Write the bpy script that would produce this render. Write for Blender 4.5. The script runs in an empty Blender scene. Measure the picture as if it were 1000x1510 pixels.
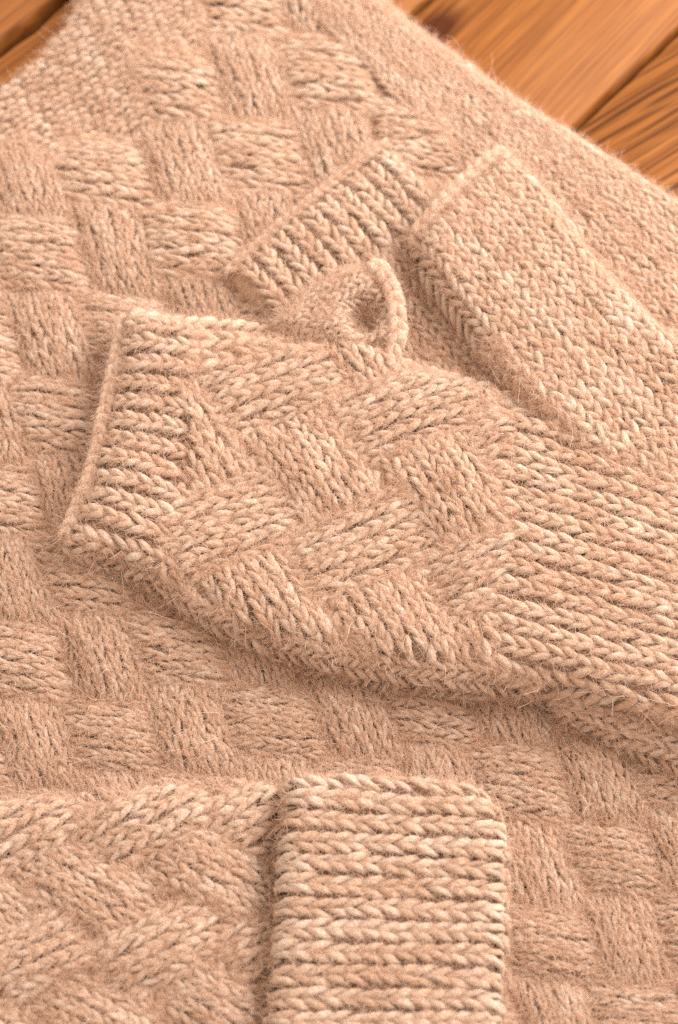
import bpy, math, random
import numpy as np
from mathutils import Vector

rng = np.random.default_rng(7)
random.seed(7)
SC = bpy.context.scene
COL = SC.collection

# ------------------------------------------------------------------ camera, world, lamp, exposure
TILT = math.radians(28.0)
DIST = 0.70
VFOV = math.radians(33.0)
CENTER = (0.0, 0.0, 0.022)
cam_d = bpy.data.cameras.new('camera')
cam = bpy.data.objects.new('camera', cam_d)
COL.objects.link(cam)
CAM = np.array([0.0, -DIST*math.sin(TILT), CENTER[2] + DIST*math.cos(TILT)])
cam.location = CAM
cam.rotation_euler = (TILT, 0, 0)
cam_d.sensor_fit = 'VERTICAL'
cam_d.sensor_height = 36.0
cam_d.lens = 18.0/math.tan(VFOV/2)
cam_d.clip_start = 0.02
cam_d.clip_end = 50
cam_d.dof.use_dof = True
cam_d.dof.focus_distance = 0.675
cam_d.dof.aperture_fstop = 7.5
SC.camera = cam

w = bpy.data.worlds.new('World'); SC.world = w; w.use_nodes = True
bg = w.node_tree.nodes['Background']
bg.inputs['Color'].default_value = (1.0, 0.83, 0.69, 1)
bg.inputs['Strength'].default_value = 0.95

ld = bpy.data.lights.new('window_light', 'AREA')
ld.shape = 'RECTANGLE'; ld.size = 1.2; ld.size_y = 1.2
ld.energy = 51.0; ld.color = (1.0, 0.97, 0.94)
lo = bpy.data.objects.new('window_light', ld); COL.objects.link(lo)
lo.location = (1.08, 0.74, 0.90)
lo.rotation_euler = (Vector((0, 0, 0)) - lo.location).to_track_quat('-Z', 'Y').to_euler()

SC.view_settings.view_transform = 'Standard'
SC.view_settings.look = 'None'
SC.view_settings.gamma = 1.0
SC.view_settings.exposure = 0.29
SC.render.engine = 'CYCLES'
SC.cycles.max_bounces = 8
SC.cycles.diffuse_bounces = 5
SC.cycles.use_denoising = False
SC.cycles_curves.shape = 'RIBBONS' if hasattr(SC, 'cycles_curves') else None

# ------------------------------------------------------------------ picture point -> place in the room
_R = np.array([1.0, 0, 0]); _U = np.array([0, math.cos(TILT), math.sin(TILT)]); _F = np.array([0, math.sin(TILT), -math.cos(TILT)])
_T = math.tan(VFOV/2)
def at(px, z):
    """points (N,2) of the 1000x1510 picture -> plan points (N,2) at height z"""
    p = np.atleast_2d(np.asarray(px, float))
    d = _F + ((p[:, :1]-500)/755*_T)*_R + (-(p[:, 1:]-755)/755*_T)*_U
    k = (z - CAM[2])/d[:, 2]
    return CAM[:2] + d[:, :2]*k[:, None]
PX = 0.000275      # metres per picture pixel, about

# ------------------------------------------------------------------ object helpers
def tag(o, label=None, cat=None, group=None, kind=None):
    if label: o['label'] = label
    if cat: o['category'] = cat
    if group: o['group'] = group
    if kind: o['kind'] = kind
    return o
def empty(name, loc):
    o = bpy.data.objects.new(name, None); COL.objects.link(o); o.location = loc
    o.empty_display_size = 0.01
    bpy.context.view_layer.update()
    return o
def link(name, me, parent=None, mat=None, kind=None, label=None):
    o = bpy.data.objects.new(name, me); COL.objects.link(o)
    if mat: me.materials.append(mat)
    if parent is not None:
        o.parent = parent
        root = parent
        off = Vector((0, 0, 0))
        while root is not None:
            off += root.location; root = root.parent
        o.location = -off
    if kind: o['kind'] = kind
    if label: o['label'] = label
    return o
def mesh_np(name, co, quads, attrs=None):
    me = bpy.data.meshes.new(name)
    co = np.ascontiguousarray(co, np.float32); quads = np.ascontiguousarray(quads, np.int32)
    me.vertices.add(len(co)); me.vertices.foreach_set('co', co.ravel())
    n = len(quads)
    me.loops.add(n*4); me.loops.foreach_set('vertex_index', quads.ravel())
    me.polygons.add(n); me.polygons.foreach_set('loop_start', np.arange(0, n*4, 4, dtype=np.int32))
    me.polygons.foreach_set('use_smooth', np.ones(n, bool))
    for k, v in (attrs or {}).items():
        v = np.ascontiguousarray(v, np.float32)
        a = me.attributes.new(k, 'FLOAT' if v.ndim == 1 else 'FLOAT_VECTOR', 'POINT')
        a.data.foreach_set('value' if v.ndim == 1 else 'vector', v.ravel())
    me.update(calc_edges=True)
    return me

# ------------------------------------------------------------------ materials
def nodes(m):
    m.use_nodes = True
    nt = m.node_tree; nt.nodes.clear()
    out = nt.nodes.new('ShaderNodeOutputMaterial')
    return nt, out
def N(nt, t, **kw):
    n = nt.nodes.new(t)
    for k, v in kw.items():
        if k in n.inputs: n.inputs[k].default_value = v
        else: setattr(n, k, v)
    return n
def ramp(nt, stops):
    r = nt.nodes.new('ShaderNodeValToRGB')
    e = r.color_ramp.elements
    while len(e) < len(stops): e.new(0.5)
    for i, (p, c) in enumerate(stops):
        e[i].position = p; e[i].color = (*c, 1)
    return r
def yarn_material(name, lo, mid, hi):
    m = bpy.data.materials.new(name); nt, out = nodes(m); L = nt.links
    b = N(nt, 'ShaderNodeBsdfPrincipled', Roughness=0.95)
    b.inputs['Specular IOR Level'].default_value = 0.08
    b.inputs['Sheen Weight'].default_value = 0.25
    b.inputs['Sheen Roughness'].default_value = 0.6
    b.inputs['Sheen Tint'].default_value = (1, 0.85, 0.72, 1)
    tone = N(nt, 'ShaderNodeAttribute', attribute_name='tone')
    strand = N(nt, 'ShaderNodeAttribute', attribute_name='strand')
    tc = N(nt, 'ShaderNodeTexCoord')
    n1 = N(nt, 'ShaderNodeTexNoise', Scale=55.0, Detail=2.0)
    L.new(tc.outputs['Object'], n1.inputs['Vector'])
    n2 = N(nt, 'ShaderNodeTexNoise', Scale=1.0, Detail=3.0, Roughness=0.6)
    L.new(strand.outputs['Vector'], n2.inputs['Vector'])
    n3 = N(nt, 'ShaderNodeTexNoise', Scale=900.0, Detail=2.0)
    L.new(tc.outputs['Object'], n3.inputs['Vector'])
    def mad(a, k, c=None):
        x = nt.nodes.new('ShaderNodeMath'); x.operation = 'MULTIPLY_ADD'
        L.new(a, x.inputs[0]); x.inputs[1].default_value = k
        if c is None: x.inputs[2].default_value = 0
        elif isinstance(c, float): x.inputs[2].default_value = c
        else: L.new(c, x.inputs[2])
        return x.outputs[0]
    v = mad(n1.outputs['Fac'], 0.8, -0.40-0.70-0.2)
    v = mad(n2.outputs['Fac'], 1.5, v)
    v = mad(n3.outputs['Fac'], 0.4, v)
    v = mad(tone.outputs['Fac'], 1.0, v)
    r = ramp(nt, [(0.0, lo), (0.5, mid), (1.0, hi)])
    L.new(v, r.inputs['Fac']); L.new(r.outputs['Color'], b.inputs['Base Color'])
    bp = N(nt, 'ShaderNodeBump', Strength=1.0, Distance=0.0012)
    h = mad(n2.outputs['Fac'], 1.0, n3.outputs['Fac'])
    L.new(h, bp.inputs['Height']); L.new(bp.outputs['Normal'], b.inputs['Normal'])
    L.new(b.outputs[0], out.inputs['Surface'])
    return m
def fuzz_material(name, c1, c2):
    m = bpy.data.materials.new(name); nt, out = nodes(m); L = nt.links
    tone = N(nt, 'ShaderNodeAttribute', attribute_name='tone')
    r = ramp(nt, [(0.0, c1), (1.0, c2)])
    L.new(tone.outputs['Fac'], r.inputs['Fac'])
    d = N(nt, 'ShaderNodeBsdfDiffuse'); t = N(nt, 'ShaderNodeBsdfTranslucent')
    mx = N(nt, 'ShaderNodeMixShader', Fac=0.4)
    L.new(r.outputs['Color'], d.inputs['Color']); L.new(r.outputs['Color'], t.inputs['Color'])
    L.new(d.outputs[0], mx.inputs[1]); L.new(t.outputs[0], mx.inputs[2])
    L.new(mx.outputs[0], out.inputs['Surface'])
    return m
M_YARN = yarn_material('fawn_wool', (0.57, 0.325, 0.20), (0.72, 0.50, 0.365), (0.85, 0.705, 0.585))
M_BASE = M_YARN
M_FUZZ = fuzz_material('wool_fibre', (0.56, 0.31, 0.185), (0.89, 0.72, 0.595))

# ------------------------------------------------------------------ pieces of knitting: an outline, a height, a rounded edge
def smooth_poly(pts, n=6):
    p = np.asarray(pts, float); out = []
    m = len(p)
    for i in range(m):
        a, b, c, d = p[i-1], p[i], p[(i+1) % m], p[(i+2) % m]
        for k in range(n):
            t = k/n
            out.append(0.5*((2*b)+(c-a)*t+(2*a-5*b+4*c-d)*t*t+(3*b-a-3*c+d)*t**3))
    return np.array(out)
def waves(xy, seed, amp, scale):
    r = np.random.default_rng(seed); z = np.zeros(len(xy))
    for _ in range(7):
        k = r.normal(size=2); k = k/np.linalg.norm(k)*r.uniform(0.5, 1.6)*2*math.pi/scale
        z += np.sin(xy@k + r.uniform(0, 6.28))*r.uniform(0.4, 1)
    return z*amp/2.5
class Piece:
    def __init__(self, outline_px, z_nom, z_base, thick, radius, wave=(1, 0.001, 0.1), extra=None, n=6):
        self.zn = z_nom; self.zb = z_base; self.T = thick; self.R = radius; self.wave = wave; self.extra = extra
        self.poly = smooth_poly(at(outline_px, z_nom), n)
        a = 0.5*np.sum(self.poly[:, 0]*np.roll(self.poly[:, 1], -1)-np.roll(self.poly[:, 0], -1)*self.poly[:, 1])
        self.legs = []; self.fuzz_src = []
    def sdf(self, p):
        A = self.poly; B = np.roll(A, -1, 0); E = B-A; ee = (E*E).sum(1)
        d_out = np.empty(len(p)); near = np.empty((len(p), 2))
        for s in range(0, len(p), 20000):
            q = p[s:s+20000]
            V = q[:, None]-A[None]
            t = np.clip((V*E).sum(2)/ee, 0, 1)
            W = V-E*t[..., None]
            dd = (W*W).sum(2); j = dd.argmin(1); i = np.arange(len(q))
            dist = np.sqrt(dd[i, j]); near[s:s+20000] = q-W[i, j]
            y0, y1 = A[None, :, 1], B[None, :, 1]
            c = ((y0 > q[:, 1:]) != (y1 > q[:, 1:])) & (q[:, :1] < E[None, :, 0]*(q[:, 1:]-y0)/(np.where(y1 == y0, 1e-12, y1-y0))+A[None, :, 0])
            ins = c.sum(1) % 2 == 1
            d_out[s:s+20000] = np.where(ins, dist, -dist)
        return d_out, near
    def surf(self, p):
        """plan points -> (surface point, normal); outside the outline the surface runs down the side"""
        d, near = self.sdf(p)
        o = np.where(d[:, None] > 0, near-p, p-near)
        o = o/np.maximum(np.linalg.norm(o, axis=1, keepdims=True), 1e-9)
        xy = np.where(d[:, None] < 0, near, p)
        e = np.clip(1-np.maximum(d, 0)/self.R, 0, 1)
        prof = np.sqrt(np.maximum(1-e*e, 0))
        zb = self.zb(xy) if callable(self.zb) else self.zb
        zw = waves(xy, *self.wave)
        z = zb + self.T*prof + zw*np.clip(d/self.R, 0, 1)
        if self.extra is not None: z = z+self.extra(xy)
        z = np.where(d < 0, z+d, z)
        nz = prof/self.T; nr = e/self.R
        n = np.concatenate([o*nr[:, None], nz[:, None]], 1)
        n[d < 0] = np.concatenate([o, np.full((len(o), 1), 0.05)], 1)[d < 0]
        n /= np.linalg.norm(n, axis=1, keepdims=True)
        return np.concatenate([xy, z[:, None]], 1), n
    def ground_fuzz(self, px_area=None, density=0.3):
        lo = self.poly.min(0); hi = self.poly.max(0)
        n = int((hi[0]-lo[0])*(hi[1]-lo[1])/0.0025**2*density)
        p = rng.uniform(lo-0.002, hi+0.002, (n, 2))
        d, _ = self.sdf(p); p = p[d > -0.010]
        a = rng.uniform(0, 6.28, len(p)); dr = np.stack([np.cos(a), np.sin(a)], 1)
        P = p[:, None]+dr[:, None]*np.linspace(-1, 1, 6)[None, :, None]*0.002
        S, Nn = self.surf(P.reshape(-1, 2))
        self.fuzz_src.append(((S-Nn*0.0012).reshape(-1, 6, 3), Nn.reshape(-1, 6, 3), np.full((len(p), 6), 0.0008), np.full(len(p), 0.5)))
    def base_mesh(self, name, cell=0.0016, sink=0.0015, skirt=0.012):
        self.ground_fuzz()
        lo = self.poly.min(0)-cell*2; hi = self.poly.max(0)+cell*2
        nx = int((hi[0]-lo[0])/cell)+1; ny = int((hi[1]-lo[1])/cell)+1
        gx, gy = np.meshgrid(lo[0]+np.arange(nx)*cell, lo[1]+np.arange(ny)*cell, indexing='ij')
        p = np.stack([gx.ravel(), gy.ravel()], 1)
        d, _ = self.sdf(p)
        s, n = self.surf(p)
        s = s-n*sink
        s[:, 2] = np.where(d < 0, s[:, 2]-skirt*np.clip(-d/(cell*1.5), 0, 1), s[:, 2])
        ok = (d > -1.6*cell).reshape(nx, ny)
        f = ok[:-1, :-1] & ok[1:, :-1] & ok[1:, 1:] & ok[:-1, 1:]
        i, j = np.nonzero(f)
        q = np.stack([i*ny+j, (i+1)*ny+j, (i+1)*ny+j+1, i*ny+j+1], 1)
        u, inv = np.unique(q, return_inverse=True)
        q = inv.reshape(-1, 4)
        s = s[u]
        return mesh_np(name, s, q, {'tone': np.full(len(s), 0.40), 'strand': s*1500})

# one leg of a stitch, in stitch units: across a, along b, up c, thickness
LEG = np.array([  # a, b, c, r
    [0.00, -0.42, -0.46, 0.40],
    [0.05, -0.12, -0.02, 0.78],
    [0.17,  0.26,  0.22, 1.05],
    [0.32,  0.68,  0.24, 1.02],
    [0.45,  1.04,  0.04, 0.78],
    [0.50,  1.34, -0.42, 0.32]])
PURL = np.array([
    [-0.52, 0.30, -0.30, 0.5], [-0.30, 0.45, 0.05, 0.9], [0.0, 0.55, 0.18, 1.0], [0.30, 0.45, 0.05, 0.9], [0.52, 0.30, -0.30, 0.5]])

def tubes(P, Nn, r, tone, sides=7, flat=0.86):
    """P (n,k,3) paths, Nn normals, r (n,k) radii -> co, quads, attrs"""
    n, k, _ = P.shape
    T = np.gradient(P, axis=1); T /= np.maximum(np.linalg.norm(T, axis=2, keepdims=True), 1e-12)
    B = np.cross(T, Nn); B /= np.maximum(np.linalg.norm(B, axis=2, keepdims=True), 1e-12)
    U = np.cross(B, T)
    th = np.arange(sides)*2*math.pi/sides
    lump = 1+0.10*rng.normal(size=(n, k, 1))
    ring = (np.cos(th)[None, None, :, None]*B[:, :, None] + np.sin(th)[None, None, :, None]*flat*U[:, :, None])
    rr = (r*lump[..., 0])[:, :, None]*(1+0.07*rng.normal(size=(n, k, sides)))
    co = P[:, :, None]+ring*rr[..., None]
    seg = np.linalg.norm(np.diff(P, axis=1), axis=2); al = np.concatenate([np.zeros((n, 1)), np.cumsum(seg, 1)], 1)
    tn = np.broadcast_to(tone[:, None, None], (n, k, sides))
    off = rng.uniform(0, 100, size=(n, 1, 1))
    tw = al/np.maximum(r.max(1), 1e-6)[:, None]
    phase = th[None, None]+tw[:, :, None]*0.55
    strand = np.stack([np.cos(phase)*4.2+off, np.sin(phase)*4.2+off*0.37, np.broadcast_to((tw*0.45)[:, :, None], phase.shape)], 3)
    idx = np.arange(n*k*sides).reshape(n, k, sides)
    a = idx[:, :-1]; b = idx[:, 1:]
    q = np.stack([a, np.roll(a, -1, 2), np.roll(b, -1, 2), b], -1).reshape(-1, 4)
    return co.reshape(-1, 3), q, {'tone': tn.reshape(-1), 'strand': strand.reshape(-1, 3)}

def quad_pts(Q, s, t):
    return (Q[0]*((1-s)*(1-t))[:, None]+Q[1]*((s)*(1-t))[:, None]+Q[2]*(s*t)[:, None]+Q[3]*((1-s)*t)[:, None])

def stitches(pc, quad, along, ncol, pitch=None, ratio=0.80, rise=0.0016, lift=0.0, fat=0.208, gap=0.0, point='end',
             tone=0.5, kind='knit', split=False, jit=0.05, keep=None, bow=0.0, tonevar=0.12, edge=(4, 6), grow=1.0, spread=1.0, furry=1, relief=0.85):
    """lay knitted columns over a four cornered patch (picture corners, clockwise from top left).
    returns a list of (paths, normals, radii, tone) batches, one per column when split"""
    quad = np.asarray(quad, float); quad = quad.mean(0)+(quad-quad.mean(0))*grow
    q = at(quad, pc.zn)
    TL, TR, BR, BL = q
    if along == 'h': Q = (TL, BL, BR, TR)      # s: down the columns, t: along to the right
    else:            Q = (TL, TR, BR, BL)
    Wd = (np.linalg.norm(Q[1]-Q[0])+np.linalg.norm(Q[2]-Q[3]))/2
    Ln = (np.linalg.norm(Q[3]-Q[0])+np.linalg.norm(Q[2]-Q[1]))/2
    cw = Wd/ncol
    sw = cw*(1-gap)                            # width of the stitch itself
    nrow = max(2, int(round(Ln/(sw*ratio))))
    tmpl = LEG if kind == 'knit' else PURL
    k = len(tmpl)
    c, r, sd = np.meshgrid(np.arange(ncol), np.arange(nrow), (-1, 1) if kind == 'knit' else (1,), indexing='ij')
    c, r, sd = c.ravel(), r.ravel(), sd.ravel()
    n = len(c)
    colph = rng.uniform(-0.5, 0.5, ncol)[c]
    jc = rng.normal(0, jit, (n, 1)); jr = rng.normal(0, jit, (n, 1))+colph[:, None]*0.8
    wob = 0.08*np.sin(r*0.7+c*2.1)[:, None]
    a = (tmpl[None, :, 0]*spread*sd[:, None]*(1+rng.normal(0, 0.08, (n, 1)))+jc+wob*0.6)*(1-gap)
    b = tmpl[None, :, 1]+jr*0.6
    if point == 'end': tt = 1-(r[:, None]+b)/nrow
    else: tt = (r[:, None]+b)/nrow
    ss = (c[:, None]+0.5+a)/ncol
    if bow: ss = ss+bow*np.sin(np.clip(tt, 0, 1)*math.pi)
    P2 = quad_pts(Q, ss.ravel(), tt.ravel())
    S, Nn = pc.surf(P2)
    sc = np.clip(ss, 0, 1); tcl = np.clip(tt, 0, 1)
    dome = (1-np.abs(2*sc-1)**edge[0])*(1-np.abs(2*tcl-1)**edge[1])
    off = tmpl[None, :, 2]*sw*0.62*relief + rng.normal(0, 0.04*sw, (n, 1)) + lift + rise*(dome-0.35)
    S = S.reshape(n, k, 3); Nn = Nn.reshape(n, k, 3)
    P = S+Nn*off[..., None]
    rad = tmpl[None, :, 3]*sw*fat*(1+rng.normal(0, 0.09, (n, 1)))
    tn = tone+rng.normal(0, tonevar, n)+0.12*np.sin(c*1.7+r*0.21+rng.uniform(0, 6))
    if keep is not None:
        mid = P[:, k//2, :2]
        m = keep(mid)
    else: m = np.ones(n, bool)
    out = []
    if split:
        for i in range(ncol):
            mm = m & (c == i)
            if mm.sum() > 1: out.append((P[mm], Nn[mm], rad[mm], tn[mm]))
    elif m.sum() > 1:
        out.append((P[m], Nn[m], rad[m], tn[m]))
    if kind == 'knit': pc.fuzz_src += [tuple(x[::furry] for x in b) for b in out]
    else: pc.fuzz_src += [tuple(x[::(3 if lift < 0 else 1)] for x in b) for b in out]
    return out

def add_batch(name, batch, parent, kind=None, sides=7, label=None):
    co, q, at_ = tubes(*batch, sides=sides)
    return link(name, mesh_np(name, co, q, at_), parent, M_YARN, kind, label)

def cord(pc_list, name, pts, rad, parent, pitch=0.0042, tone=0.55, kind=None):
    """a cast-on edge: a run of slanting stitches wound along a line of 3D points"""
    p = np.asarray(pts, float)
    seg = np.linalg.norm(np.diff(p, axis=0), axis=1); L = np.concatenate([[0], np.cumsum(seg)])
    n = max(3, int(L[-1]/pitch))
    P = []; NN = []; R = []
    f = lambda s: np.stack([np.interp(s, L, p[:, i]) for i in range(3)], 1)
    for i in range(n):
        for side in (-1, 1):
            s = (i+0.5+np.linspace(-0.75, 0.75, 6)+rng.normal(0, 0.05))*L[-1]/n
            c = f(np.clip(s, 0, L[-1])); t = f(np.clip(s+1e-4, 0, L[-1]+0))-f(np.clip(s-1e-4, 0, L[-1]))
            t /= np.maximum(np.linalg.norm(t, axis=1, keepdims=True), 1e-9)
            up = np.array([0, -0.25, 0.95]); bb = np.cross(t, up); bb /= np.maximum(np.linalg.norm(bb, axis=1, keepdims=True), 1e-9)
            u = np.linspace(-1, 1, 6)
            c = c+bb*((u*0.45+0.35)*side*rad)[:, None]+up*(0.42*rad*(1-u*u)-0.1*rad)[:, None]
            P.append(c); NN.append(np.tile(up, (6, 1))); R.append(rad*0.62*np.array([0.5, 0.85, 1, 1, 0.85, 0.5]))
    b = (np.array(P), np.array(NN), np.array(R), tone+rng.normal(0, 0.12, len(P)))
    pc_list.fuzz_src.append(b)
    co, q, a = tubes(*b)
    return link(name, mesh_np(name, co, q, a), parent, M_YARN, kind)

def fuzz(pc, parent, per_leg=8, long_share=0.02, length=1.7, r0=0.000038):
    P = np.concatenate([b[0][:, ::1][:, [0, 1, 2, -2, -1]] if b[0].shape[1] > 5 else b[0] for b in pc.fuzz_src])
    Nn = np.concatenate([b[1][:, [0, 1, 2, -2, -1]] if b[1].shape[1] > 5 else b[1] for b in pc.fuzz_src])
    R = np.concatenate([b[2].max(1) for b in pc.fuzz_src])
    n = len(P); m = int(n*per_leg)
    i = rng.integers(0, n, m); k = rng.integers(1, 4, m)
    root = P[i, k]; nn = Nn[i, k]; tan = P[i, 3]-P[i, 1]
    ll = np.linalg.norm(tan, axis=1, keepdims=True); tan /= np.maximum(ll, 1e-9)
    r = R[i]
    side = np.cross(tan, nn)
    ang = rng.uniform(-1.25, 1.25, m)
    outw = nn*np.cos(ang)[:, None]+side*np.sin(ang)[:, None]
    root = root+outw*(r*0.85)[:, None]
    sgn = rng.choice([-1, 1], m)[:, None]
    lift = np.abs(rng.normal(0.42, 0.38, (m, 1)))
    d = tan*sgn+outw*lift+side*rng.normal(0, 0.45, (m, 1))
    d /= np.linalg.norm(d, axis=1, keepdims=True)
    Lh = np.minimum(r*rng.gamma(2.0, 1.3, m)*length, 0.007)
    md = rng.random(m) < 0.12
    Lh = np.where(md, rng.uniform(0.003, 0.010, m), Lh)
    lg = rng.random(m) < long_share
    Lh = np.where(lg, rng.uniform(0.005, 0.016, m), Lh)
    d = np.where(lg[:, None], d*0.6+nn*0.7+rng.normal(0, 0.5, (m, 3)), d)
    d /= np.linalg.norm(d, axis=1, keepdims=True)
    K = 6
    pts = np.empty((m, K, 3)); pts[:, 0] = root
    curl = np.where(lg, 0.5, 0.42)[:, None]
    bend = rng.normal(0, 1, (m, 3))*curl*0.8
    step = (Lh/(K-1))[:, None]
    for j in range(1, K):
        pts[:, j] = pts[:, j-1]+d*step
        d = d+bend+rng.normal(0, 1, (m, 3))*curl*0.3-nn*0.035
        d /= np.linalg.norm(d, axis=1, keepdims=True)
    rad = np.where(lg, 0.000075, np.where(md, 0.000052, r0*rng.uniform(0.7, 1.3, m)))[:, None]*np.array([1, 1, 1, 0.9, 0.75, 0.35])[None]
    hc = bpy.data.hair_curves.new('fuzz')
    hc.add_curves([K]*m)
    hc.attributes['position'].data.foreach_set('vector', np.ascontiguousarray(pts, np.float32).ravel())
    ra = hc.attributes.get('radius') or hc.attributes.new('radius', 'FLOAT', 'POINT')
    ra.data.foreach_set('value', np.ascontiguousarray(rad, np.float32).ravel())
    ta = hc.attributes.new('tone', 'FLOAT', 'CURVE')
    ta.data.foreach_set('value', np.clip(rng.normal(0.55, 0.28, m)+np.where(lg | md, 0.25, 0), 0, 1).astype(np.float32))
    hc.materials.append(M_FUZZ)
    return link('fuzz', hc, parent, None, 'stuff')

# ------------------------------------------------------------------ the floor
def wood_material():
    m = bpy.data.materials.new('old_oak'); nt, out = nodes(m); L = nt.links
    b = N(nt, 'ShaderNodeBsdfPrincipled', Roughness=0.6)
    b.inputs['Specular IOR Level'].default_value = 0.15
    tc = N(nt, 'ShaderNodeTexCoord')
    g = N(nt, 'ShaderNodeAttribute', attribute_type='OBJECT', attribute_name='grain_angle')
    sd = N(nt, 'ShaderNodeAttribute', attribute_type='OBJECT', attribute_name='grain_seed')
    st = N(nt, 'ShaderNodeAttribute', attribute_type='OBJECT', attribute_name='grain_strength')
    rot = N(nt, 'ShaderNodeVectorRotate', rotation_type='Z_AXIS')
    L.new(tc.outputs['Object'], rot.inputs['Vector']); L.new(g.outputs['Fac'], rot.inputs['Angle'])
    ad = N(nt, 'ShaderNodeVectorMath', operation='ADD')
    L.new(rot.outputs[0], ad.inputs[0]); L.new(sd.outputs['Vector'], ad.inputs[1])
    mp = N(nt, 'ShaderNodeMapping'); mp.inputs['Scale'].default_value = (16, 750, 120)
    L.new(ad.outputs[0], mp.inputs['Vector'])
    n1 = N(nt, 'ShaderNodeTexNoise', Scale=1.0, Detail=4.0, Roughness=0.6, Distortion=0.4)
    L.new(mp.outputs[0], n1.inputs['Vector'])
    mp2 = N(nt, 'ShaderNodeMapping'); mp2.inputs['Scale'].default_value = (5, 90, 12)
    L.new(ad.outputs[0], mp2.inputs['Vector'])
    n2 = N(nt, 'ShaderNodeTexNoise', Scale=1.0, Detail=3.0, Distortion=1.0)
    L.new(mp2.outputs[0], n2.inputs['Vector'])
    mp3 = N(nt, 'ShaderNodeMapping'); mp3.inputs['Scale'].default_value = (9, 330, 40)
    L.new(ad.outputs[0], mp3.inputs['Vector'])
    n3 = N(nt, 'ShaderNodeTexNoise', Scale=1.0, Detail=2.0, Distortion=0.6)
    L.new(mp3.outputs[0], n3.inputs['Vector'])
    r1 = ramp(nt, [(0.25, (0.20, 0.062, 0.012)), (0.5, (0.30, 0.107, 0.023)), (0.75, (0.36, 0.142, 0.036))])
    L.new(n2.outputs['Fac'], r1.inputs['Fac'])
    r2 = ramp(nt, [(0.30, (0.45, 0.40, 0.36)), (0.58, (1, 1, 1))])
    L.new(n1.outputs['Fac'], r2.inputs['Fac'])
    mx = N(nt, 'ShaderNodeMix', data_type='RGBA', blend_type='MULTIPLY'); mx.inputs[0].default_value = 0.85
    L.new(r1.outputs[0], mx.inputs[6]); L.new(r2.outputs[0], mx.inputs[7])
    r3 = ramp(nt, [(0.38, (0.14, 0.07, 0.03)), (0.50, (1, 1, 1))])
    L.new(n3.outputs['Fac'], r3.inputs['Fac'])
    mx2 = N(nt, 'ShaderNodeMix', data_type='RGBA', blend_type='MULTIPLY')
    L.new(st.outputs['Fac'], mx2.inputs[0])
    L.new(mx.outputs[2], mx2.inputs[6]); L.new(r3.outputs[0], mx2.inputs[7])
    kn = N(nt, 'ShaderNodeAttribute', attribute_type='OBJECT', attribute_name='knot')
    sb = N(nt, 'ShaderNodeVectorMath', operation='SUBTRACT')
    L.new(tc.outputs['Object'], sb.inputs[0]); L.new(kn.outputs['Vector'], sb.inputs[1])
    ml = N(nt, 'ShaderNodeVectorMath', operation='MULTIPLY'); ml.inputs[1].default_value = (60, 110, 0)
    L.new(sb.outputs[0], ml.inputs[0])
    ln = N(nt, 'ShaderNodeVectorMath', operation='LENGTH'); L.new(ml.outputs[0], ln.inputs[0])
    am = N(nt, 'ShaderNodeMath', operation='MULTIPLY_ADD'); L.new(n1.outputs['Fac'], am.inputs[0]); am.inputs[1].default_value = 0.9
    L.new(ln.outputs['Value'], am.inputs[2])
    rk = ramp(nt, [(0.55, (0.30, 0.19, 0.12)), (1.0, (1, 1, 1))])
    dv = N(nt, 'ShaderNodeMath', operation='MULTIPLY'); dv.inputs[1].default_value = 0.55
    L.new(am.outputs[0], dv.inputs[0]); L.new(dv.outputs[0], rk.inputs['Fac'])
    mx3 = N(nt, 'ShaderNodeMix', data_type='RGBA', blend_type='MULTIPLY'); mx3.inputs[0].default_value = 1.0
    L.new(mx2.outputs[2], mx3.inputs[6]); L.new(rk.outputs[0], mx3.inputs[7])
    L.new(mx3.outputs[2], b.inputs['Base Color'])
    bp = N(nt, 'ShaderNodeBump', Strength=0.35, Distance=0.0006)
    L.new(n1.outputs['Fac'], bp.inputs['Height']); L.new(bp.outputs[0], b.inputs['Normal'])
    L.new(b.outputs[0], out.inputs['Surface'])
    return m
M_WOOD = wood_material()
M_DARK = bpy.data.materials.new('dark_subfloor'); _nt, _o = nodes(M_DARK)  # near-black mottled brown sheet below the planks, seen through the gaps
_b = N(_nt, 'ShaderNodeBsdfPrincipled', Roughness=0.95); _n = N(_nt, 'ShaderNodeTexNoise', Scale=300.0, Detail=4.0)
_r = ramp(_nt, [(0.3, (0.010, 0.006, 0.004)), (0.8, (0.045, 0.024, 0.012))])
_nt.links.new(_n.outputs['Fac'], _r.inputs['Fac']); _nt.links.new(_r.outputs[0], _b.inputs['Base Color']); _nt.links.new(_b.outputs[0], _o.inputs['Surface'])

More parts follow.
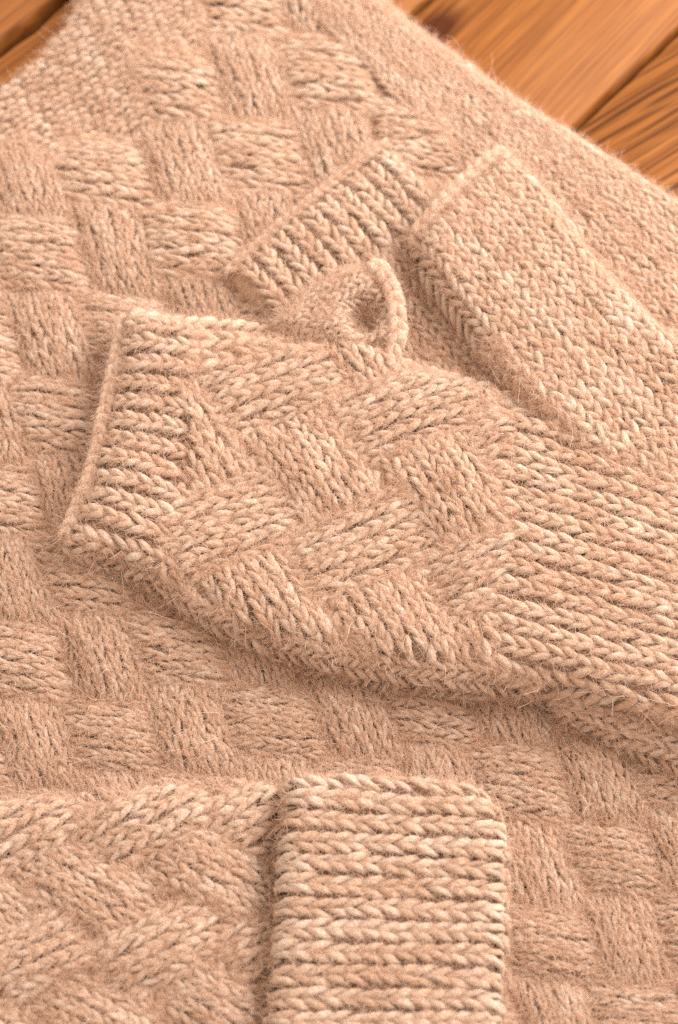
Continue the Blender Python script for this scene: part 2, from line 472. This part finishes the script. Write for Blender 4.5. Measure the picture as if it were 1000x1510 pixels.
def build_floor():
    me = mesh_np('floor', np.array([[-3, -3, -0.018], [3, -3, -0.018], [3, 3, -0.018], [-3, 3, -0.018]]), np.array([[0, 1, 2, 3]]))
    fl = link('floor', me, None, M_DARK); tag(fl, kind='structure')
    fl['label'] = 'old orange brown oak floorboards with dark gaps'
    g3 = at([(850, 187), (1003, 42)], 0); g2 = at([(607, 22), (630, 0)], 0); g1 = at([(0, 78), (66, 10)], 0)
    dv = g3[1]-g3[0]; dv /= np.linalg.norm(dv); nv = np.array([dv[1], -dv[0]])     # nv points down-right
    off = [float(g@nv) for g in (g1.mean(0), g2.mean(0), g3.mean(0))]
    ang = math.atan2(dv[1], dv[0])
    mid = float(g2.mean(0)@dv)
    edges = [(off[0]-0.115, off[0]-0.0040), (off[0]+0.0034, off[1]-0.0018), (off[1]+0.0016, off[2]-0.0019), (off[2]+0.0016, off[2]+0.112), (off[2]+0.1145, off[2]+0.21)]
    specs = [(0.0, 0.25), (0.05, 0.12), (-0.05, 0.10), (0.22, 0.75), (0.03, 0.3)]
    for i, ((a, b), (ga, gs)) in enumerate(zip(edges, specs)):
        nx = 150; xs = np.linspace(-0.55, 0.55, nx)
        wob = lambda s, k: np.cumsum(np.random.default_rng(s).normal(0, 1, nx))*k
        def rough(s):
            r = np.random.default_rng(s); v = r.normal(0, 1, nx)
            v = np.convolve(v, [0.2, 0.6, 0.2], 'same'); return v*(0.0012 if i < 2 else 0.0005)
        ya = np.full(nx, a)+rough(i*2); yb = np.full(nx, b)+rough(i*2+1)
        ym = (a+b)/2
        bev = 0.0016
        prof = [(ya, -0.016), (ya, -bev), (ya+bev*0.8, 0.0), (np.full(nx, ym), 0.0003), (yb-bev*0.8, 0.0), (yb, -bev), (yb, -0.016)]
        co = np.concatenate([np.stack([xs, -(y-ym), np.full(nx, z)], 1) for y, z in prof])
        m = len(prof); q = []
        for j in range(m-1):
            for x in range(nx-1):
                q.append((j*nx+x, j*nx+x+1, (j+1)*nx+x+1, (j+1)*nx+x))
        q = np.array(q)[:, ::-1]
        o = link('plank', mesh_np('plank', co, q), fl, M_WOOD)
        # local x runs along dv, local y along -nv
        o.location = Vector((*(dv*mid+nv*ym), 0))
        o.rotation_euler = (0, 0, ang)
        kp = at([(642, 44)], 0)[0] if i == 2 else (at([(30, 62)], 0)[0] if i == 0 else np.array([9., 9.]))
        dk = kp-(dv*mid+nv*ym)
        o['knot'] = (float(dk@dv), float(-(dk@nv)), 0.0)
        o['grain_angle'] = ga; o['grain_strength'] = gs; o['grain_seed'] = (i*3.1, i*1.7, i*0.9)
    return fl
build_floor()

# ------------------------------------------------------------------ the big basketweave knit underneath
SHAWL = Piece([(-140, 260), (-60, 175), (0, 116), (55, 70), (92, 28), (122, -30), (160, -110), (500, -110), (548, -30), (600, 25), (690, 90), (760, 140),
               (860, 202), (1000, 292), (1150, 375), (1150, 1700), (-140, 1700)],
              0.016, 0.006, 0.0095, 0.011, wave=(3, 0.0018, 0.13))
def shawl_z(xy):
    return SHAWL.surf(xy)[0][:, 2]

def inside_px(poly, z):
    P = at(poly, z)
    def f(p):
        A = P; B = np.roll(P, -1, 0)
        c = ((A[None, :, 1] > p[:, 1:]) != (B[None, :, 1] > p[:, 1:])) & (p[:, :1] < (B-A)[None, :, 0]*(p[:, 1:]-A[None, :, 1])/(np.where(B == A, 1e-12, B-A))[None, :, 1]+A[None, :, 0])
        return c.sum(1) % 2 == 1
    return f

MITT1_PX = [(183, 452), (260, 458), (360, 466), (450, 482), (540, 502), (600, 530), (720, 568), (790, 598), (860, 638), (940, 668), (1090, 718),
            (1090, 1112), (1000, 1082), (930, 1056), (880, 1034), (830, 1016), (740, 1012), (690, 1014), (600, 1002), (500, 985), (400, 950), (300, 905), (240, 862),
            (170, 828), (85, 806), (98, 765), (127, 712), (147, 640), (162, 560)]
HAT_BODY_PX = [(-120, 1205), (50, 1178), (150, 1160), (300, 1152), (430, 1150), (500, 1300), (500, 1680), (-120, 1680)]
BRIM_PX = [(418, 1160), (430, 1142), (560, 1139), (680, 1150), (728, 1180), (748, 1235), (746, 1350), (738, 1450), (728, 1680), (385, 1680), (396, 1480), (410, 1300)]

def build_shawl():
    pc = SHAWL
    root = link('knitted_shawl', pc.base_mesh('knitted_shawl', 0.0018, 0.0008), None, M_BASE)
    tag(root, 'large fawn basketweave knit spread over the floorboards beneath all the other knits', 'shawl')
    O = np.array([148., 966.]); e1 = np.array([117., -9.]); e2 = np.array([19.0, 118.])
    under = [inside_px([(260, 520), (540, 560), (1090, 780), (1090, 1050), (700, 950), (400, 890), (200, 780)], 0.016),
             inside_px([(460, 1230), (690, 1230), (690, 1680), (-120, 1680), (-120, 1280), (400, 1230)], 0.016)]
    ridge_in = inside_px([(-200, 240), (-20, 262), (60, 240), (150, 212), (205, 178), (225, 118), (262, 70), (300, 20), (330, -140), (420, -140), (490, 10), (580, 110), (680, 200), (820, 300),
                          (930, 400), (1010, 490), (1190, 600), (1150, 1750), (-200, 1750)], 0.016)
    for i in range(-9, 12):
        for j in range(-8, 7):
            c = O+i*e1+j*e2
            if not (-90 < c[0] < 1090 and -90 < c[1] < 1590): continue
            w3 = at([c], 0.016)
            if not ridge_in(w3)[0]: continue
            if any(u(w3)[0] for u in under): continue
            c = c+rng.normal(0, 3, 2)
            if (i+j) % 2 == 0:      # strand running down
                al = np.array([39., 112.])*1.25; ac = e1*0.98
                q = [c-al/2-ac/2, c-al/2+ac/2, c+al/2+ac/2, c+al/2-ac/2]; d = 'v'; nc = 7
            else:
                al = np.array([118., 14.])*1.25; ac = e2*1.0
                q = [c-al/2-ac/2, c+al/2-ac/2, c+al/2+ac/2, c-al/2+ac/2]; d = 'h'; nc = 7
            q = [p+rng.normal(0, 3, 2) for p in q]
            for bt in stitches(pc, q, d, nc, ratio=0.98, spread=0.80, rise=0.0044, relief=0.52, fat=0.225, tone=0.45, jit=0.09, edge=(2.6, 3.2)):
                add_batch('woven_block', bt, root, sides=6)
    # plain border along the right hand edge
    n = 9
    A0, A1 = np.array([545., -30.]), np.array([1140., 370.]); B0, B1 = np.array([445., -10.]), np.array([1090., 560.])
    brd = empty('border', (0, 0, 0)); brd.parent = root; brd.location = (0, 0, 0)
    mk = lambda p: pc.sdf(p)[0] > -0.006
    q = [(470, -140), (556, -140), (1170, 365), (1150, 505)]
    for bt in stitches(pc, [(470, -70), (592, -2), (1180, 385), (1110, 535)], 'v', 9, ratio=0.86, rise=0.0022, fat=0.205, tone=0.50, split=True, jit=0.07, lift=0.0004):
        add_batch('stitch_column', bt, brd, sides=6)
    for bt in stitches(pc, [(385, -60), (485, -60), (1125, 520), (1050, 640)], 'v', 7, lift=0.0016, ratio=0.86, rise=0.0010, fat=0.205, tone=0.50, split=True, jit=0.08):
        add_batch('stitch_column', bt, brd, sides=6)
    # purl side showing at the top left
    kp = inside_px([(-200, 330), (0, 275), (60, 250), (150, 222), (215, 188), (240, 120), (270, 75), (310, 20), (340, -150), (120, -150), (110, 20), (40, 95), (-200, 270)], 0.016)
    q = [(-150, 50), (320, -170), (420, 60), (-50, 330)]
    for bt in stitches(pc, q, 'v', 34, ratio=0.75, rise=0, fat=0.32, kind='purl', tone=0.46, jit=0.14, keep=lambda p: kp(p) & (pc.sdf(p)[0] > -0.004), lift=0.0008):
        add_batch('purl_bumps', bt, root, 'stuff', sides=6)
    fuzz(pc, root, per_leg=23, long_share=0.0030)
    return root

# ------------------------------------------------------------------ fingerless mitts
def lift_right(x0, x1, h):
    X0 = at([(x0, 755)], 0.03)[0, 0]; X1 = at([(x1, 755)], 0.03)[0, 0]
    return lambda xy: np.clip((xy[:, 0]-X0)/(X1-X0), 0, 1)*h

def weave(pc, parent, c0, e1, e2, A, B, field, nc, rise, rm, rn, tone):
    """strands crossing over and under: every other lattice cell shows the strand that climbs, the rest the one that falls"""
    c0, e1, e2 = (np.array(v, float) for v in (c0, e1, e2))
    for m in rm:
        for n in rn:
            al, ac = (np.array(v, float) for v in (A if (m+n) % 2 == 0 else B))
            c = c0+m*e1+n*e2+rng.normal(0, 3, 2)
            al = al*1.20; ac = ac*1.02
            if (m+n) % 2 == 0: q, d = [c-al/2-ac/2, c+al/2-ac/2, c+al/2+ac/2, c-al/2+ac/2], 'h'
            else: q, d = [c-al/2-ac/2, c-al/2+ac/2, c+al/2+ac/2, c+al/2-ac/2], 'v'
            q = [p+rng.normal(0, 3, 2) for p in q]
            for bt in stitches(pc, q, d, nc, ratio=0.94, spread=0.82, rise=rise, fat=0.215, tone=tone, jit=0.06, edge=(2.6, 3), lift=0.0002, keep=field):
                if len(bt[0]) > 8: add_batch('woven_block', bt, parent)

MITT_GROUP = 'pair of fingerless mitts'
def build_mitt_front():
    lr = lift_right(420, 900, 0.008)
    pc = Piece(MITT1_PX, 0.030, lambda xy: 0.0175+lr(xy), 0.0135, 0.016, wave=(11, 0.0012, 0.09))
    c0 = at([(500, 755)], 0.016)[0]
    root = empty('fingerless_mitt', (*c0, 0.016))
    tag(root, 'front fingerless mitt lying on top, ribbed edge at left and basketweave back facing up', 'mitt', MITT_GROUP)
    link('knit_ground', pc.base_mesh('knit_ground', 0.0013, 0.0015), root, M_BASE)
    # purl ground between the crossing strands
    for bt in stitches(pc, [(250, 500), (720, 560), (740, 990), (240, 860)], 'h', 17, ratio=0.8, rise=0, lift=-0.0018, fat=0.33, kind='purl', tone=0.40, jit=0.14):
        add_batch('purl_ground', bt, root, 'stuff', sides=6)
    rib = empty('ribbed_edge', (0, 0, 0)); rib.parent = root; rib.location = -root.location
    for bt in stitches(pc, [(186, 470), (300, 478), (246, 848), (104, 796)], 'h', 12, ratio=0.80, lift=0.0008, rise=0.0018, fat=0.215, gap=0.26, tone=0.52, split=True, edge=(20, 4), jit=0.06):
        add_batch('rib', bt, rib)
    rim = at([(186, 462), (176, 510), (166, 560), (156, 605), (148, 650), (138, 690), (128, 716), (112, 755), (98, 790)], 0.029)
    S, Nn = pc.surf(rim); S[:, 2] = 0.0175+0.0135*0.66; S = S+np.array([-0.0010, 0, 0])
    cord(pc, 'cast_on_rim', S, 0.0031, rib, pitch=0.0048, tone=0.56)
    blocks = [
        ('h', [(288, 500), (450, 488), (470, 530), (285, 548)], 2, 0.001),          # rib run along the top
    ]
    for d, q, nc, rise in blocks:
        for bt in stitches(pc, q, d, nc, ratio=0.80, rise=rise, fat=0.205, tone=0.54, jit=0.06, edge=(3, 4), lift=0.0004, grow=1.16):
            add_batch('woven_block', bt, root)
    field = inside_px([(268, 560), (285, 520), (400, 490), (560, 505), (735, 566), (738, 700), (748, 800), (720, 880), (725, 985), (520, 962), (320, 905), (232, 835), (240, 760), (285, 690)], 0.030)
    weave(pc, root, (405, 568), (62, 122), (132, -82), ((165, -58), (48, 112)), ((80, 122), (124, -44)), field, 6, 0.0036, range(-2, 6), range(-3, 4), 0.54)
    wr = empty('wrist_ribbing', (0, 0, 0)); wr.parent = root; wr.location = -root.location
    for bt in stitches(pc, [(712, 578), (1095, 722), (1095, 1090), (712, 998)], 'h', 15, ratio=0.92, spread=0.9, rise=0.0012, fat=0.215, gap=0.12, tone=0.55, split=True, edge=(20, 8), jit=0.06):
        add_batch('rib', bt, wr)
    fp = Piece([(806, 985), (900, 1000), (1110, 1050), (1110, 1185), (1000, 1136), (930, 1098), (868, 1066), (818, 1036)],
               0.026, 0.0165, 0.0095, 0.010, wave=(61, 0.0006, 0.06))
    fo = link('underside_fold', fp.base_mesh('underside_fold', 0.0013, 0.0014), root, M_BASE)
    for bt in stitches(fp, [(812, 990), (1115, 1068), (1115, 1200), (812, 1056)], 'h', 5, ratio=0.85, rise=0.0010, fat=0.22, tone=0.5, split=True, edge=(20, 4)):
        add_batch('stitch_column', bt, fo)
    pc.fuzz_src += fp.fuzz_src
    # columns that follow the lower side edge and the upper side edge
    low = [(92, 796), (165, 822), (238, 852), (300, 898), (400, 942), (500, 972), (600, 990), (700, 1002), (800, 1006)]
    for a, b in zip(low[:-1], low[1:]):
        for bt in stitches(pc, [(a[0], a[1]-16), (b[0]+6, b[1]-16), (b[0]+6, b[1]+22), (a[0], a[1]+22)], 'h', 2, ratio=0.80, rise=0.0008, fat=0.215, tone=0.5):
            add_batch('side_column', bt, root)
    up = [(186, 458), (300, 462), (400, 474), (500, 494), (560, 516), (640, 544), (720, 570), (800, 606)]
    for a, b in zip(up[:-1], up[1:]):
        for bt in stitches(pc, [(a[0], a[1]-18), (b[0]+6, b[1]-18), (b[0]+6, b[1]+14), (a[0], a[1]+14)], 'h', 1, ratio=0.55, rise=0.0008, fat=0.205, tone=0.52):
            add_batch('side_column', bt, root)
    # the thumb, poking out behind the upper edge
    hole = at([(538, 464)], 0.034)[0]
    tp = Piece([(390, 478), (425, 432), (466, 400), (512, 382), (556, 386), (584, 412), (598, 455), (598, 500), (590, 518), (520, 514), (430, 500)],
               0.034, 0.020, 0.0145, 0.012, wave=(5, 0.0003, 0.05),
               extra=lambda xy: -0.0105*np.exp(-(((xy[:, 0]-hole[0])/0.0078)**2+((xy[:, 1]-hole[1])/0.0088)**2)**1.5))
    th = link('thumb', tp.base_mesh('thumb', 0.0011, 0.0018), root, M_BASE)
    for bt in stitches(tp, [(394, 462), (520, 374), (596, 492), (436, 520)], 'h', 7, ratio=0.8, rise=0.0008, fat=0.205, tone=0.58, split=True,
                       keep=lambda p: ((p[:, 0]-hole[0])/0.0070)**2+((p[:, 1]-hole[1])/0.0074)**2 > 1):
        add_batch('stitch_column', bt, th)
    rimp = at([(545, 388), (562, 398), (577, 425), (586, 458), (587, 492), (578, 522)], 0.034)
    S, _ = tp.surf(rimp); S[:, 2] = np.array([0.0335, 0.0340, 0.0342, 0.0340, 0.0334, 0.0318, 0.0285])[-len(S):]
    cord(tp, 'thumb_rim', S, 0.0038, th, pitch=0.0058, tone=0.62)
    pc.fuzz_src += tp.fuzz_src
    fuzz(pc, root, per_leg=34, long_share=0.0030)
    return root

def build_mitt_rear():
    pc = Piece([(332, 402), (345, 376), (420, 312), (500, 250), (560, 208), (580, 212), (640, 262), (720, 330), (850, 420), (1000, 560), (1100, 650), (1100, 790), (800, 730), (600, 640), (455, 545), (372, 446)],
               0.024, 0.0150, 0.0085, 0.012, wave=(21, 0.0010, 0.08))
    c0 = at([(620, 450)], 0.016)[0]
    root = empty('fingerless_mitt', (*c0, 0.016))
    tag(root, 'rear fingerless mitt half hidden under the front one, plain palm and wide thumb facing up', 'mitt', MITT_GROUP)
    link('knit_ground', pc.base_mesh('knit_ground', 0.0013, 0.0014), root, M_BASE)
    rib = empty('ribbed_edge', (0, 0, 0)); rib.parent = root; rib.location = -root.location
    for bt in stitches(pc, [(345, 392), (572, 214), (668, 316), (438, 500)], 'v', 10, ratio=0.82, rise=0.0022, fat=0.208, gap=0.24, tone=0.56, split=True, edge=(20, 4), jit=0.06):
        add_batch('rib', bt, rib)
    rim = at([(334, 398), (360, 376), (400, 338), (440, 306), (480, 272), (520, 242), (556, 214), (574, 205)], 0.024)
    S, _ = pc.surf(rim); S[:, 2] = 0.0150+0.0085*0.80
    cord(pc, 'cast_on_rim', S, 0.0026, rib, pitch=0.0045, tone=0.54)
    for bt in stitches(pc, [(430, 480), (650, 300), (930, 640), (720, 790)], 'v', 13, ratio=0.82, rise=0.0004, fat=0.205, tone=0.47, split=True):
        add_batch('stitch_column', bt, root)
    tp = Piece([(742, 220), (772, 234), (802, 265), (850, 330), (886, 385), (930, 430), (1000, 495), (1100, 580), (1100, 780), (900, 700), (800, 630), (735, 555), (690, 485), (655, 440), (622, 395), (610, 350), (640, 312), (690, 264)],
               0.037, 0.0205, 0.0200, 0.011, wave=(31, 0.0010, 0.07))
    th = link('thumb', tp.base_mesh('thumb', 0.0012, 0.0018), root, M_BASE)
    for bt in stitches(tp, [(578, 354), (744, 196), (1130, 555), (915, 800)], 'v', 13, ratio=0.84, rise=0.0006, fat=0.205, tone=0.58, split=True):
        add_batch('stitch_column', bt, th)
    for bt in stitches(tp, [(700, 500), (742, 505), (960, 765), (860, 770)], 'v', 4, ratio=0.84, rise=0.0, fat=0.205, tone=0.52, split=True):
        add_batch('stitch_column', bt, th)
    rimp = at([(606, 356), (618, 334), (645, 308), (678, 276), (708, 248), (736, 224), (752, 226)], 0.036)
    S, _ = tp.surf(rimp); S[:, 2] = np.array([0.0300, 0.0350, 0.0372, 0.0380, 0.0378, 0.0360, 0.0310])
    cord(tp, 'thumb_rim', S, 0.0034, th, pitch=0.0056, tone=0.56)
    pc.fuzz_src += tp.fuzz_src
    fuzz(pc, root, per_leg=34, long_share=0.0030)
    return root

# ------------------------------------------------------------------ hat with a folded ribbed brim
def build_hat():
    xb = at([(412, 1400)], 0.028)[0, 0]
    pc = Piece(HAT_BODY_PX, 0.028, 0.0155, 0.012, 0.016, wave=(41, 0.0012, 0.09),
               extra=lambda xy: -0.0075*np.exp(-((xy[:, 0]-xb)/0.010)**2))
    c0 = at([(300, 1400)], 0.016)[0]
    root = empty('knit_hat', (*c0, 0.016))
    tag(root, 'knit hat lying at the bottom with its ribbed brim folded back', 'hat')
    body = link('hat_body', pc.base_mesh('hat_body', 0.0014, 0.0015), root, M_BASE)
    for bt in stitches(pc, [(-80, 1200), (420, 1160), (420, 1560), (-80, 1560)], 'h', 14, ratio=0.8, rise=0, lift=-0.0018, fat=0.33, kind='purl', tone=0.42, jit=0.14):
        add_batch('purl_ground', bt, root, 'stuff', sides=6)
    field = inside_px([(-100, 1190), (60, 1165), (160, 1140), (412, 1130), (396, 1620), (-100, 1620)], 0.028)
    weave(pc, body, (233, 1398), (103, 88), (88, -104), ((150, -80), (70, 92)), ((132, 72), (72, -88)), field, 5, 0.0042, range(-4, 4), range(-4, 4), 0.54)
    bp = Piece(BRIM_PX, 0.036, 0.0175, 0.0185, 0.0065, wave=(51, 0.0006, 0.08))
    brim = link('folded_brim', bp.base_mesh('folded_brim', 0.0013, 0.0014), root, M_BASE)
    for bt in stitches(bp, [(400, 1130), (770, 1150), (760, 1560), (372, 1560)], 'h', 13, ratio=0.92, spread=0.9, lift=0.0004, rise=0.0014, fat=0.22, gap=0.16, relief=0.8, tone=0.56, split=True, edge=(20, 10), jit=0.05, point='start'):
        add_batch('rib', bt, brim)
    pc.fuzz_src += bp.fuzz_src
    fuzz(pc, root, per_leg=34, long_share=0.0030)
    return root

build_shawl()
build_mitt_rear()
build_mitt_front()
build_hat()
